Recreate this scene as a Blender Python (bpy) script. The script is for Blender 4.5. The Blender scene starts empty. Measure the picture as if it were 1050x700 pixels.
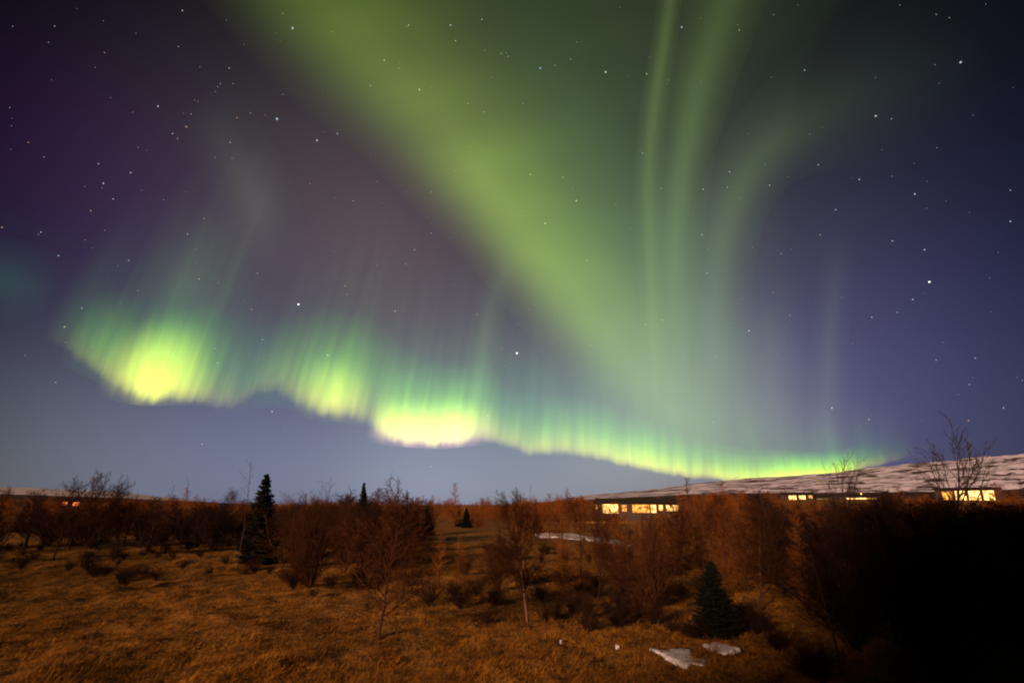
import bpy, math, random
import numpy as np
from mathutils import Vector
R = math.radians
C = bpy.context.scene.collection
S = bpy.context.scene
random.seed(11)
rng = np.random.default_rng(11)

# ------------------------------------------------------------------ camera
EYE = 3.2
FPX = 1050*20/36.0
PITCH = math.atan(167/FPX)
cam = bpy.data.cameras.new('camera'); camo = bpy.data.objects.new('camera', cam); C.objects.link(camo)
cam.lens = 20; cam.sensor_width = 36; cam.clip_start = .1; cam.clip_end = 200000
camo.location = (0, 0, EYE); camo.rotation_euler = (R(90)+PITCH, 0, 0)
cam.dof.use_dof = True; cam.dof.focus_distance = 70; cam.dof.aperture_fstop = 1.0
S.camera = camo
S.view_settings.view_transform = 'Standard'; S.view_settings.look = 'None'
S.view_settings.exposure = 0; S.view_settings.gamma = 1
S.cycles.filter_width = 2.0 if hasattr(S, 'cycles') else 0
S.render.resolution_x = 1024; S.render.resolution_y = 682
try:
    S.cycles.transparent_max_bounces = 24
except Exception:
    pass

def pdir(px, py):
    a = (px-525)/FPX; b = (350-py)/FPX
    cp, sp = math.cos(PITCH), math.sin(PITCH)
    return Vector((a, cp - b*sp, sp + b*cp)).normalized()

def at(px, py, D):
    """point at horizontal distance D from the tripod, in the direction of a pixel"""
    d = pdir(px, py); h = math.hypot(d.x, d.y)
    return Vector((0, 0, EYE)) + d*(D/h)

# ------------------------------------------------------------------ world and light
SUN_EL, SUN_AZ = 15.0, 211.0          # azimuth clockwise from +Y: behind and to the left of the camera
W = bpy.data.worlds.new('World'); S.world = W; W.use_nodes = True
nt = W.node_tree; nt.nodes.clear()
def N(t, **k):
    n = nt.nodes.new(t)
    for a, b in k.items(): setattr(n, a, b)
    return n
def wmath(op, a, b=None, clamp=False):
    n = N('ShaderNodeMath', operation=op, use_clamp=clamp)
    for i, v in enumerate((a, b)):
        if v is None: continue
        if isinstance(v, (int, float)): n.inputs[i].default_value = v
        else: nt.links.new(v, n.inputs[i])
    return n.outputs[0]
out = N('ShaderNodeOutputWorld'); bg = N('ShaderNodeBackground')
sky = N('ShaderNodeTexSky', sky_type='NISHITA', sun_disc=False)
sky.sun_elevation = R(SUN_EL); sky.sun_rotation = R(SUN_AZ); sky.air_density = 1.0; sky.dust_density = .6; sky.ozone_density = 2.5
bg.inputs['Strength'].default_value = 1.0
tc = N('ShaderNodeTexCoord')
def scaled(col_socket_or_rgb, fac):
    n = N('ShaderNodeVectorMath', operation='SCALE')
    if isinstance(col_socket_or_rgb, tuple): n.inputs[0].default_value = col_socket_or_rgb
    else: nt.links.new(col_socket_or_rgb, n.inputs[0])
    if isinstance(fac, (int, float)): n.inputs['Scale'].default_value = fac
    else: nt.links.new(fac, n.inputs['Scale'])
    return n.outputs[0]
def vadd(a, b):
    n = N('ShaderNodeVectorMath', operation='ADD'); nt.links.new(a, n.inputs[0]); nt.links.new(b, n.inputs[1]); return n.outputs[0]
def vmul(a, b):
    n = N('ShaderNodeVectorMath', operation='MULTIPLY'); nt.links.new(a, n.inputs[0])
    if isinstance(b, tuple): n.inputs[1].default_value = b
    else: nt.links.new(b, n.inputs[1])
    return n.outputs[0]
def lobe(px, py, width_px):
    d = pdir(px, py)
    n = N('ShaderNodeVectorMath', operation='DOT_PRODUCT'); nt.links.new(tc.outputs['Generated'], n.inputs[0]); n.inputs[1].default_value = d
    w = width_px/FPX
    k = 1/(w*w)                     # exp(-theta^2/2w^2)
    m = wmath('MULTIPLY', wmath('SUBTRACT', n.outputs['Value'], 1.0), k)
    return wmath('EXPONENT', m)
base = vmul(sky.outputs[0], (.98, .86, .92))
# sky dimmed away from dead ahead: lens vignette put into its colour
sky_vignette = wmath('ADD', wmath('MULTIPLY', lobe(520, 510, 235), .965), .035)
base = scaled(scaled(base, sky_vignette), SKYK := .0135)
tot = base
for px, py, w, col in [
    (200, 270, 100, (.004, .000, .001)),
    (105, 190, 75, (.011, .000, .022)),
    (935, 280, 110, (.000, .002, .018)),
    (330, 220, 110, (.040, .038, .037)),
    (420, 300, 110, (.050, .020, .027)),
    (160, 450, 110, (.010, .014, .062)),
    (500, 500, 110, (.005, .010, .020)),
    (680, 500, 110, (.125, .085, .085)),
    (840, 460, 110, (.008, .010, .085)),
    (970, 450, 100, (.020, .022, .036)),
    (880, 380, 100, (.006, .002, .004)),
    (800, 270, 100, (.014, .003, .009)),
    (640, 360, 130, (.031, .050, .034)),
    (560, 80, 120, (.002, .000, .005)),
    (760, 100, 120, (.006, .009, .003)),
    (60, 500, 80, (.090, .095, .085)),
    (250, 505, 80, (.082, .098, .150)),
    (430, 510, 75, (.155, .185, .260)),
    (600, 510, 75, (.050, .090, .140)),
]:
    tot = vadd(tot, scaled(col, lobe(px, py, w)))
nt.links.new(tot, bg.inputs['Color']); nt.links.new(bg.outputs[0], out.inputs['Surface'])

sl = bpy.data.lights.new('moon', 'SUN'); slo = bpy.data.objects.new('moon', sl); C.objects.link(slo)
sl.energy = 4.8; sl.angle = R(7); sl.color = (1.0, .62, .44)
sd = Vector((math.sin(R(SUN_AZ))*math.cos(R(SUN_EL)), math.cos(R(SUN_AZ))*math.cos(R(SUN_EL)), math.sin(R(SUN_EL))))
slo.rotation_euler = sd.to_track_quat('Z', 'Y').to_euler(); slo.location = (0, 0, 50)

# ------------------------------------------------------------------ helpers
def tag(o, label=None, cat=None, group=None, kind=None):
    if label: o['label'] = label
    if cat: o['category'] = cat
    if group: o['group'] = group
    if kind: o['kind'] = kind
    return o
def link(name, me, m=None, parent=None):
    o = bpy.data.objects.new(name, me); C.objects.link(o)
    if m and not me.materials: me.materials.append(m)
    if parent: o.parent = parent
    return o
def empty(name, loc=(0, 0, 0), rz=0, sc=1):
    o = bpy.data.objects.new(name, None); C.objects.link(o); o.location = loc; o.rotation_euler = (0, 0, rz)
    o.scale = (sc, sc, sc) if isinstance(sc, (int, float)) else sc
    o.empty_display_size = .2
    return o
def mesh(name, v, f, smooth=False):
    me = bpy.data.meshes.new(name); me.from_pydata([tuple(p) for p in v], [], f); me.update()
    if smooth: me.polygons.foreach_set('use_smooth', [True]*len(me.polygons))
    return me
def npmesh(name, V, Q, smooth=False):
    """V (n,3) float, Q (m,4) int quads"""
    me = bpy.data.meshes.new(name)
    V = np.ascontiguousarray(V, dtype=np.float32); Q = np.ascontiguousarray(Q, dtype=np.int32)
    k = Q.shape[1]
    me.vertices.add(len(V)); me.vertices.foreach_set('co', V.ravel())
    me.loops.add(Q.size); me.loops.foreach_set('vertex_index', Q.ravel())
    me.polygons.add(len(Q)); me.polygons.foreach_set('loop_start', np.arange(0, Q.size, k, dtype=np.int32))
    me.update(calc_edges=True)
    if smooth: me.polygons.foreach_set('use_smooth', np.ones(len(Q), dtype=bool))
    return me

class Mat:
    def __init__(s, name, rough=.9):
        s.m = bpy.data.materials.new(name); s.m.use_nodes = True; s.t = s.m.node_tree
        s.b = s.t.nodes['Principled BSDF']; s.b.inputs['Roughness'].default_value = rough
        try: s.b.inputs['Specular IOR Level'].default_value = .15
        except Exception: pass
    def n(s, ty, **k):
        x = s.t.nodes.new(ty)
        for a, b in k.items(): setattr(x, a, b)
        return x
    def l(s, a, b): s.t.links.new(a, b)
    def noise(s, scale, detail=4, co='Object', stretch=None, dist=0):
        t = s.n('ShaderNodeTexCoord'); n = s.n('ShaderNodeTexNoise'); v = t.outputs[co]
        if stretch:
            mp = s.n('ShaderNodeMapping'); mp.inputs['Scale'].default_value = stretch; s.l(v, mp.inputs[0]); v = mp.outputs[0]
        s.l(v, n.inputs['Vector']); n.inputs['Scale'].default_value = scale; n.inputs['Detail'].default_value = detail
        n.inputs['Distortion'].default_value = dist
        return n.outputs['Fac']
    def ramp(s, fac, stops, interp='LINEAR'):
        r = s.n('ShaderNodeValToRGB'); r.color_ramp.interpolation = interp; s.l(fac, r.inputs[0]); e = r.color_ramp.elements
        while len(e) < len(stops): e.new(.5)
        for i, (p, c) in enumerate(stops):
            e[i].position = p; e[i].color = (*c, 1) if len(c) == 3 else c
        return r.outputs[0]
    def mix(s, fac, a, b):
        m = s.n('ShaderNodeMix', data_type='RGBA')
        for v, i in ((fac, 0), (a, 6), (b, 7)):
            if isinstance(v, (int, float)): m.inputs[i].default_value = v
            elif isinstance(v, tuple): m.inputs[i].default_value = (*v, 1)
            else: s.l(v, m.inputs[i])
        return m.outputs[2]
    def bump(s, h, dist, strength=1):
        b = s.n('ShaderNodeBump'); b.inputs['Distance'].default_value = dist; b.inputs['Strength'].default_value = strength
        s.l(h, b.inputs['Height']); s.l(b.outputs[0], s.b.inputs['Normal'])
    def col(s, c):
        if isinstance(c, tuple): s.b.inputs['Base Color'].default_value = (*c, 1)
        else: s.l(c, s.b.inputs['Base Color'])
        return s.m

# ------------------------------------------------------------------ terrain
def sn(x, y, seed, f):
    r = np.random.default_rng(seed); z = 0
    for i in range(5):
        a = r.uniform(0, 2*math.pi); k = f*r.uniform(.7, 1.4); ph = r.uniform(0, 6.28)
        w = r.uniform(.4, 1.0)
        z = z + w*np.sin(k*(x*math.cos(a)+y*math.sin(a)) + ph + 1.3*np.sin(k*.7*(-x*math.sin(a)+y*math.cos(a))+ph*2))
    return z/3.2
def sstep(a, b, t):
    t = np.clip((t-a)/(b-a), 0, 1); return t*t*(3-2*t)
def tz(x, y, fine=True):
    x = np.asarray(x, float); y = np.asarray(y, float)
    d = np.hypot(x, y)
    z = .16*sn(x, y, 1, .22) + .35*sn(x, y, 2, .05)*sstep(25, 80, d)
    if fine:
        near = 1-sstep(60, 110, d)
        hm = sn(x, y, 3, 1.5); z = z + near*.20*hm*np.abs(hm) + near*.075*sn(x, y, 4, 3.7) + near*.022*sn(x, y, 5, 8.5)
    az = np.degrees(np.arctan2(x, y))
    z = z + 5.2*sstep(130, 290, d)*sstep(8, 26, az)*(1-sstep(80, 120, az))
    z = z - .6*sstep(45, 75, d)*(1-sstep(8, 20, np.abs(az-1)))
    return z
def gp(px, py):
    """where the ray through a pixel meets the ground"""
    d = pdir(px, py); h = math.hypot(d.x, d.y); t = 4.0
    while t < 3000:
        x, y, z = d.x/h*t, d.y/h*t, EYE + d.z/h*t
        if z <= float(tz(x, y, False)): return Vector((x, y, float(tz(x, y))))
        t *= 1.006
    return Vector((d.x/h*300, d.y/h*300, float(tz(d.x/h*300, d.y/h*300))))

rings = np.concatenate([[0.02], np.arange(1.5, 55, .13), 55*1.028**np.arange(1, 190)])
azf = np.linspace(-50, 50, 620); azb = np.linspace(50, 310, 132)[1:-1]
azs = np.radians(np.concatenate([azf, azb]))
RR, AA = np.meshgrid(rings, azs, indexing='ij')
X = RR*np.sin(AA); Y = RR*np.cos(AA); Z = tz(X, Y)
nr, na = RR.shape
idx = np.arange(nr*na).reshape(nr, na); nx = np.roll(idx, -1, axis=1)
Q = np.stack([idx[:-1], nx[:-1], nx[1:], idx[1:]], -1).reshape(-1, 4)[:, ::-1]
gm = Mat('ground_turf', .95)
n1 = gm.noise(.12, 5); n2 = gm.noise(1.6, 6, dist=.6); n3 = gm.noise(14, 5, stretch=(1, .45, 1), dist=.8)
c1 = gm.ramp(n1, [(.35, (.15, .055, .008)), (.65, (.30, .12, .014))])
c2 = gm.mix(gm.ramp(n2, [(.42, (0, 0, 0)), (.6, (1, 1, 1))]), (.06, .018, .005), c1)
c3 = gm.mix(gm.ramp(n3, [(.4, (0, 0, 0)), (.62, (1, 1, 1))]), c2, (.36, .17, .02))
gm.col(c3); gm.bump(n3, .06, .8)
ground = link('ground', npmesh('ground', np.stack([X, Y, Z], -1).reshape(-1, 3), Q, True), gm.m)
tag(ground, kind='structure')

# ------------------------------------------------------------------ hills
def hill(name, prof, D, depth, mat, seed, basez=0):
    """prof: (px, py) skyline; real slope running from its foot at D-depth up to the ridge at D, and down behind"""
    pxs = np.array([p[0] for p in prof], float); pys = np.array([p[1] for p in prof], float)
    xs = np.linspace(pxs[0], pxs[-1], 420); ys = np.interp(xs, pxs, pys)
    rows = 60; V = []
    for i, (a, b) in enumerate(zip(xs, ys)):
        top = at(a, b, D); h = top.z
        ux, uy = top.x/D, top.y/D
        for j in range(rows):
            t = j/(rows-1)
            if t < .8: s = t/.8; dd = D-depth+depth*s; zz = basez + (h-basez)*(s**.8)
            else: s = (t-.8)/.2; dd = D+depth*.8*s; zz = h*(1-s*s)
            wob = math.sin(a*.11+j*.5)*.5+math.sin(a*.31+j*1.1+seed)*.35+math.sin(a*.047-j*.9+seed*2)*.6
            zz += wob*h*.018*(1 if .05 < t < .95 else 0)
            V.append((ux*dd, uy*dd, zz))
    n = len(xs); I = np.arange(n*rows).reshape(n, rows)
    Qh = np.stack([I[:-1, :-1], I[1:, :-1], I[1:, 1:], I[:-1, 1:]], -1).reshape(-1, 4)
    me = npmesh(name, np.array(V), Qh, True)
    uvl = me.uv_layers.new(name='UVMap')
    U = np.zeros((n*rows, 2), np.float32); U[:, 0] = np.repeat((xs-pxs[0])/100, rows); U[:, 1] = np.tile(np.linspace(0, 1, rows), n)
    uvl.data.foreach_set('uv', U[Qh.ravel()].ravel())
    return tag(link(name, me, mat), kind='structure')
sm = Mat('snow_and_rock', .8)
def rockmask(m, lo, hi, sc):
    t = m.n('ShaderNodeTexCoord'); mp = m.n('ShaderNodeMapping'); mp.inputs['Scale'].default_value = sc
    m.l(t.outputs['UV'], mp.inputs[0]); a = m.n('ShaderNodeTexNoise'); m.l(mp.outputs[0], a.inputs['Vector'])
    a.inputs['Scale'].default_value = 1; a.inputs['Detail'].default_value = 6; a.inputs['Roughness'].default_value = .72
    a.inputs['Distortion'].default_value = .5
    return m.ramp(a.outputs['Fac'], [(lo, (0, 0, 0)), (hi, (1, 1, 1))])
msk = rockmask(sm, .49, .57, (3.0, 19, 1))
sm.col(sm.mix(msk, (.56, .53, .60), (.05, .03, .028)))
hill('snowy_hill', [(560, 514), (600, 507.5), (650, 503.5), (700, 497), (750, 492), (800, 488), (850, 484.5), (880, 481.5), (920, 476.5), (960, 472.5), (1000, 469), (1050, 465.5), (1150, 456), (1300, 452)], 2600, 520, sm.m, 1)
sm2 = Mat('far_snow', .8)
msk2 = rockmask(sm2, .54, .64, (2.2, 9, 1))
sm2.col(sm2.mix(msk2, (.52, .47, .48), (.10, .07, .06)))
hill('distant_snowfield', [(-260, 494), (-100, 496), (0, 498.5), (50, 501), (90, 503), (120, 504), (150, 507.5), (180, 511), (215, 514.5), (260, 518)], 3600, 500, sm2.m, 5)
# low dark heath between the snow and the wood
dm = Mat('heath', .95); hn = dm.noise(.01, 5); dm.col(dm.ramp(hn, [(.4, (.030, .013, .007)), (.6, (.07, .028, .012))]))
hill('heath_rise', [(520, 517), (600, 512), (700, 507), (780, 505.5), (860, 505), (950, 504), (1050, 501), (1300, 497)], 900, 420, dm.m, 3, 0)
hill('heath_rise', [(-260, 503), (0, 506), (100, 509.5), (200, 514), (260, 517)], 1500, 600, dm.m, 4, 0)

# ------------------------------------------------------------------ aurora
def catmull(P, n):
    P = np.array(P, float); m = len(P); t = np.linspace(0, m-1, n); i = np.clip(t.astype(int), 0, m-2); f = (t-i)[:, None]
    p0 = P[np.clip(i-1, 0, m-1)]; p1 = P[i]; p2 = P[i+1]; p3 = P[np.clip(i+2, 0, m-1)]
    return .5*((2*p1)+(-p0+p2)*f+(2*p0-5*p1+4*p2-p3)*f**2+(-p0+3*p1-3*p2+p3)*f**3)
def aurora(label, pts, D, stops, gain, group=None, rays=0.0, rayfreq=14, jitter=0.0, nu=240, nv=40, wav=0.0, seed=0, patch=0.0):
    """pts rows: ax, ay, bx, by, power — edge A (v=0) and edge B (v=1) of the sheet of glowing air"""
    T = catmull(pts, nu); T[:, 4] = np.clip(T[:, 4], 0, None)
    arc = np.concatenate([[0], np.cumsum(np.hypot(np.diff(T[:, 0]), np.diff(T[:, 1])))])/100
    V = []; P = []; U = []
    for k, (ax, ay, bx, by, p) in enumerate(T):
        Dk = D*(1+wav*math.sin(arc[k]*2.1+seed))
        for j in range(nv):
            v = j/(nv-1); q = at(ax+(bx-ax)*v, ay+(by-ay)*v, Dk); V.append(q); P.append(p); U.append((arc[k], v))
    I = np.arange(nu*nv).reshape(nu, nv)
    Qa = np.stack([I[:-1, :-1], I[1:, :-1], I[1:, 1:], I[:-1, 1:]], -1).reshape(-1, 4)
    me = npmesh('aurora', np.array([tuple(q) for q in V]), Qa, True)
    a = me.attributes.new('power', 'FLOAT', 'POINT'); a.data.foreach_set('value', np.array(P, np.float32))
    uvl = me.uv_layers.new(name='UVMap'); U = np.array(U, np.float32); uvl.data.foreach_set('uv', U[Qa.ravel()].ravel())
    m = Mat('aurora_glow'); m.t.nodes.remove(m.b)
    o = [n for n in m.t.nodes if n.type == 'OUTPUT_MATERIAL'][0]
    def M(op, a_, b_=None):
        x = m.n('ShaderNodeMath', operation=op)
        for i, v in enumerate((a_, b_)):
            if v is None: continue
            if isinstance(v, (int, float)): x.inputs[i].default_value = v
            else: m.l(v, x.inputs[i])
        return x.outputs[0]
    t = m.n('ShaderNodeTexCoord'); sp = m.n('ShaderNodeSeparateXYZ'); m.l(t.outputs['UV'], sp.inputs[0])
    def uvnoise(su, sv, detail, off):
        mp = m.n('ShaderNodeMapping'); mp.inputs['Scale'].default_value = (su, sv, 1); mp.inputs['Location'].default_value = (off, off*.7, seed)
        m.l(t.outputs['UV'], mp.inputs[0]); x = m.n('ShaderNodeTexNoise'); m.l(mp.outputs[0], x.inputs['Vector'])
        x.inputs['Scale'].default_value = 1; x.inputs['Detail'].default_value = detail; x.inputs['Roughness'].default_value = .5
        return x.outputs['Fac']
    at_ = m.n('ShaderNodeAttribute', attribute_name='power')
    v = sp.outputs['Y']; f = at_.outputs['Fac']
    if jitter: v = M('ADD', v, M('MULTIPLY', M('SUBTRACT', uvnoise(rayfreq*.8, .25, 2, 5), .5), jitter))
    if rays:
        r = uvnoise(rayfreq, .35, 2.5, 0)
        r2 = uvnoise(rayfreq*.33, .3, 2, 9)
        rr = M('ADD', M('SUBTRACT', r, .5), M('SUBTRACT', r2, .5))
        mod = M('MAXIMUM', M('ADD', 1.0, M('MULTIPLY', rr, rays)), .05)
        f = M('MULTIPLY', f, mod)
    if patch:
        f = M('MULTIPLY', f, M('MAXIMUM', M('ADD', 1.0, M('MULTIPLY', M('SUBTRACT', uvnoise(1.1, 2.2, 2, 3), .5), patch)), 0.0))
    c = m.ramp(v, stops, 'B_SPLINE' if len(stops) > 3 else 'EASE')
    em = m.n('ShaderNodeEmission'); m.l(c, em.inputs['Color']); m.l(M('MULTIPLY', f, gain), em.inputs['Strength'])
    tr = m.n('ShaderNodeBsdfTransparent'); ad = m.n('ShaderNodeAddShader')
    m.l(em.outputs[0], ad.inputs[0]); m.l(tr.outputs[0], ad.inputs[1]); m.l(ad.outputs[0], o.inputs['Surface'])
    try: m.m.cycles.emission_sampling = 'NONE'
    except Exception: pass
    ob = link('aurora', me, m.m); tag(ob, label, 'aurora', group)
    return ob
GA = 'curtains and rays of the aurora'
K = (0, 0, 0)
curtain = [ # x, y bottom, height, power
 (40,345,90,0),(62,356,95,.10),(82,368,105,.22),(100,383,120,.50),(112,391,130,.34),(124,400,140,.8),(140,408,145,1.3),(158,411,150,1.5),(178,410,145,1.1),(196,411,135,.75),(215,414,105,.34),
 (240,416,95,.12),(262,403,105,.12),(288,403,110,.22),(310,416,120,.50),(335,424,120,.72),(355,426,118,.55),(372,434,112,.42),(386,442,108,.75),(402,450,104,1.35),
 (425,454,96,1.4),(450,455,94,1.45),(474,453,92,1.2),(490,450,92,.75),(510,453,90,.5),(535,461,90,.5),(550,464,90,.8),(575,463,90,.65),(600,467,88,.8),(625,471,84,.85),(650,477,80,1.15),(675,482,74,1.1),
 (705,487,66,1.05),(735,489,56,1.0),(765,490,50,1.1),(800,489.5,45,1.6),(835,487.5,40,2.1),(862,484,36,1.8),(885,478,36,.7),(910,471,34,.2),(940,463,30,0)]
def conv(x, y, h, cx=640, cy=-700):
    dx, dy = cx-x, cy-y; L = math.hypot(dx, dy); return x+dx/L*h, y+dy/L*h
pts = []
for x, y, h, p in curtain:
    if x > 500: h *= .74; p *= 1.12
    if x < 210: h *= .80; p *= (.75 if x < 120 else 1.05)
    if 210 < x < 380: p *= 1.25
    y0 = y+5; tx, ty = conv(x, y0, h+5); pts.append((x, y0, tx, ty, p))
stops = [(0, K), (.03, K), (.07, (.26, .26, .03)), (.14, (.62, .66, .03)), (.24, (.44, .70, .01)), (.42, (.14, .38, .006)), (.66, (.03, .115, .005)), (.85, (.004, .02, .005)), (.93, K), (1, K)]
aurora('bright yellow-green aurora curtain with pink lower edge snaking low above the horizon', pts, 24000, stops, .86, GA, rays=1.1, rayfreq=10, jitter=.16, nu=900, nv=60, wav=.03)
# taller faint rays standing on the same arc
pts = []
for x, y, h, p in curtain:
    tx, ty = conv(x, y-8, h*2.2); pts.append((x, y-2, tx, ty, .35+.65*min(p, 1) if 50 < x < 915 else 0))
stops = [(0, K), (.12, (.024, .080, .014)), (.32, (.024, .055, .014)), (.55, (.014, .018, .012)), (.8, (.002, .002, .002)), (.9, K), (1, K)]
aurora('faint tall green rays standing above the bright low aurora arc', pts, 25500, stops, 1.0, GA, rays=1.3, rayfreq=6, jitter=.35, nu=700, nv=40, wav=.02, seed=3)
# the bright knots of the arc
PK_, YL_ = ((.30, .30, .03), (.62, .30, .28)), ((.75, .85, .08), (1.0, .85, .32))
for lab, pp, g in [
    ('brightest yellow blob of aurora at the left end of the low arc', [(96,402,122,330,0),(116,410,142,318,.5),(138,415,166,312,1.0),(160,416,190,310,.95),(184,415,208,318,.45),(208,416,228,330,0)], .70),
    ('small yellow-green knot of aurora in the dip of the low arc', [(300,424,310,355,0),(320,430,330,350,.7),(342,432,350,350,1.0),(364,436,372,355,.4),(378,440,384,365,0)], .36),
    ('glaring white-yellow patch of aurora with pink underside in the middle of the low arc', [(374,450,384,405,0),(392,456,402,400,.75),(420,459,428,397,1.0),(450,460,457,397,1.05),(480,458,486,400,.85),(500,455,504,405,.35),(512,455,515,410,0)], .66)]:
    PK, YL = (PK_[1], YL_[1]) if 'glaring' in lab else (PK_[0], YL_[0])
    aurora(lab, pp, 23000, [(0, K), (.10, PK), (.26, YL), (.50, (.60, .70, .06)), (.70, (.13, .24, .03)), (.86, K), (1, K)], g, GA, rays=1.0, rayfreq=9, jitter=.14, nu=200, nv=40)
# green left wing of the blob
aurora('dim green wing of aurora left of the bright yellow blob', [(58,372,84,300,0),(85,385,112,290,.8),(108,395,128,290,.7),(124,402,150,300,0)], 23500, [(0, K), (.3, (.07, .20, .03)), (.55, (.05, .15, .02)), (.85, K), (1, K)], .6, GA, rays=.8, rayfreq=9)
aurora('faint emerald glow of aurora between the yellow blob and the next knot', [(215,425,230,300,0),(250,420,262,310,.7),(290,418,298,320,1),(330,425,345,310,.9),(400,420,410,330,.7),(500,440,505,330,.6),(600,455,600,370,.5),(700,470,700,380,.3),(760,480,755,400,0)], 26000, [(0, K), (.3, (.016, .085, .014)), (.55, (.014, .055, .012)), (.9, K), (1, K)], .9, GA, rays=1.2, rayfreq=8)
# the great diffuse band from upper left down to the arc (edge A = left/lower side, edge B = right/upper side)
band = [(120,-95,520,-180,.30),(180,-20,580,-120,.38),(240,50,620,-60,.47),(300,110,660,10,.58),(368,165,690,80,.74),(418,215,700,130,.93),(466,262,715,180,1.0),(508,312,740,225,.98),(548,362,775,275,.84),(585,405,812,330,.60),(625,440,850,380,.36),(670,468,890,430,.15),(710,490,920,470,0)]
stops = [(0, K), (.03, K), (.13, (.045, .06, .010)), (.25, (.165, .27, .030)), (.36, (.155, .255, .030)), (.55, (.055, .095, .018)), (.75, (.016, .030, .008)), (.92, K), (1, K)]
aurora('broad diffuse green band of aurora sweeping from the upper left down to the middle', band, 30000, stops, 1.12, GA, rays=.25, rayfreq=1.2, nu=260, nv=70, patch=.5, seed=7)
aurora('pale blue-green haze of aurora above the right half of the low arc', [(560,500,520,330,0),(620,500,600,310,.6),(690,505,680,290,1),(760,505,760,290,.9),(830,500,840,320,.5),(890,490,900,350,0)], 29000, [(0, K), (.12, (.03,.045,.004)), (.35, (.036,.054,.018)), (.65, (.022,.032,.018)), (.92, K), (1, K)], 1.0, GA, rays=.8, rayfreq=5, nu=200, nv=40, seed=4)
aurora('soft green veil of aurora filling the sky between the broad band and the thin rays', [(330,-120,960,-170,.8),(400,-20,930,-40,.9),(470,80,860,60,.9),(520,190,830,180,.95),(570,300,830,300,1.0),(600,380,850,380,.8),(640,440,880,440,.4),(680,480,900,480,0)], 31000, [(0, K), (.08, K), (.3, (.020, .040, .010)), (.6, (.026, .042, .014)), (.9, K), (1, K)], 1.0, GA, rays=.5, rayfreq=.8, nu=200, nv=60, patch=.7, seed=2)
def ray(label, path, width, col, gain=1.0, D=28000, **k):
    T = catmull([(x, y, w*width, p, 0) for x, y, w, p in path], 60); P = []
    for i in range(len(T)):
        a = T[max(i-1, 0)]; b = T[min(i+1, len(T)-1)]; tx, ty = b[0]-a[0], b[1]-a[1]; L = math.hypot(tx, ty); nx_, ny_ = ty/L, -tx/L
        x, y, w, p = T[i][:4]; P.append((x-nx_*w, y-ny_*w, x+nx_*w, y+ny_*w, max(p, 0)))
    d = tuple(c*.38 for c in col)
    aurora(label, P, D, [(0, K), (.28, d), (.5, col), (.72, d), (1, K)], gain, GA, nu=160, nv=24, **k)
ray('thin sharp leftmost green ray of aurora rising from the end of the broad band', [(692,-40,.9,.5),(683,30,.9,.8),(671,110,1,1),(665,180,1,.9),(666,250,1,.8),(669,320,1,.6),(672,380,1.1,.25),(674,420,1,0)], 15, (.066, .10, .022))
ray('second soft green ray of aurora just right of the thin sharp one', [(760,-60,1.4,.4),(738,20,1.3,.6),(716,90,1.2,.85),(702,160,1,1),(694,230,1,1),(692,300,1,.9),(697,360,1,.5),(704,430,1,0)], 30, (.066, .108, .025))
ray('third pale green ray of aurora bending away to the upper right', [(1010,40,2.0,.0),(930,80,2.2,.12),(850,112,1.8,.32),(790,150,1.2,.75),(755,200,1,1),(738,260,1,1),(733,320,1,.9),(738,380,1,.6),(745,440,1,0)], 38, (.050, .082, .024))
ray('short upright grey-green ray of aurora standing alone at the right', [(862,240,1,0),(856,290,1,.5),(851,340,1,.8),(849,400,1,.9),(848,440,1,.8),(846,480,1,.5)], 20, (.030, .048, .026))
ray('wide faint upright ray of aurora between the bending ray and the lone short one', [(800,280,1,0),(793,340,1,.6),(788,410,1,.9),(785,470,1,.5)], 36, (.022, .034, .020))
ray('faint green streak of aurora leaning above the centre of the low arc', [(530,250,1,0),(508,300,1,.6),(496,350,1,1),(488,410,1,.7),(484,440,1,0)], 16, (.035, .060, .022))
ray('grey-green smudge of aurora above the left blob', [(200,100,1,0),(232,150,1,.6),(262,205,1,1),(272,245,1,.5),(274,285,1,0)], 42, (.026, .038, .022))
ray('faint ray of aurora rising from the left yellow blob', [(225,215,1,0),(205,255,1,.5),(188,300,1,1),(176,345,1,.6),(168,380,1,0)], 46, (.030, .060, .022))
ray('small teal patch of aurora at the left edge of the sky', [(-60,270,1,.3),(-10,283,1,1),(20,293,1,.9),(55,308,1,0)], 46, (.006, .036, .020))

# ------------------------------------------------------------------ stars
def starmat(name, col, e):
    m = Mat(name); m.t.nodes.remove(m.b); o = [n for n in m.t.nodes if n.type == 'OUTPUT_MATERIAL'][0]
    em = m.n('ShaderNodeEmission'); em.inputs[0].default_value = (*col, 1); em.inputs[1].default_value = e; m.l(em.outputs[0], o.inputs[0])
    try: m.m.cycles.emission_sampling = 'NONE'
    except Exception: pass
    return m.m
def uvsphere(n=8, m=6):
    v = [(0, 0, 1)]
    for j in range(1, m):
        for i in range(n): v.append((math.sin(math.pi*j/m)*math.cos(2*math.pi*i/n), math.sin(math.pi*j/m)*math.sin(2*math.pi*i/n), math.cos(math.pi*j/m)))
    v.append((0, 0, -1)); f = [(0, 1+i, 1+(i+1) % n) for i in range(n)]
    for j in range(m-2):
        for i in range(n):
            a = 1+j*n+i; b = 1+j*n+(i+1) % n; f.append((a, a+n, b+n, b))
    L = len(v)-1; f += [(L, 1+(m-2)*n+(i+1) % n, 1+(m-2)*n+i) for i in range(n)]
    return v, f
sv, sf = uvsphere()
SM = {}
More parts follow.
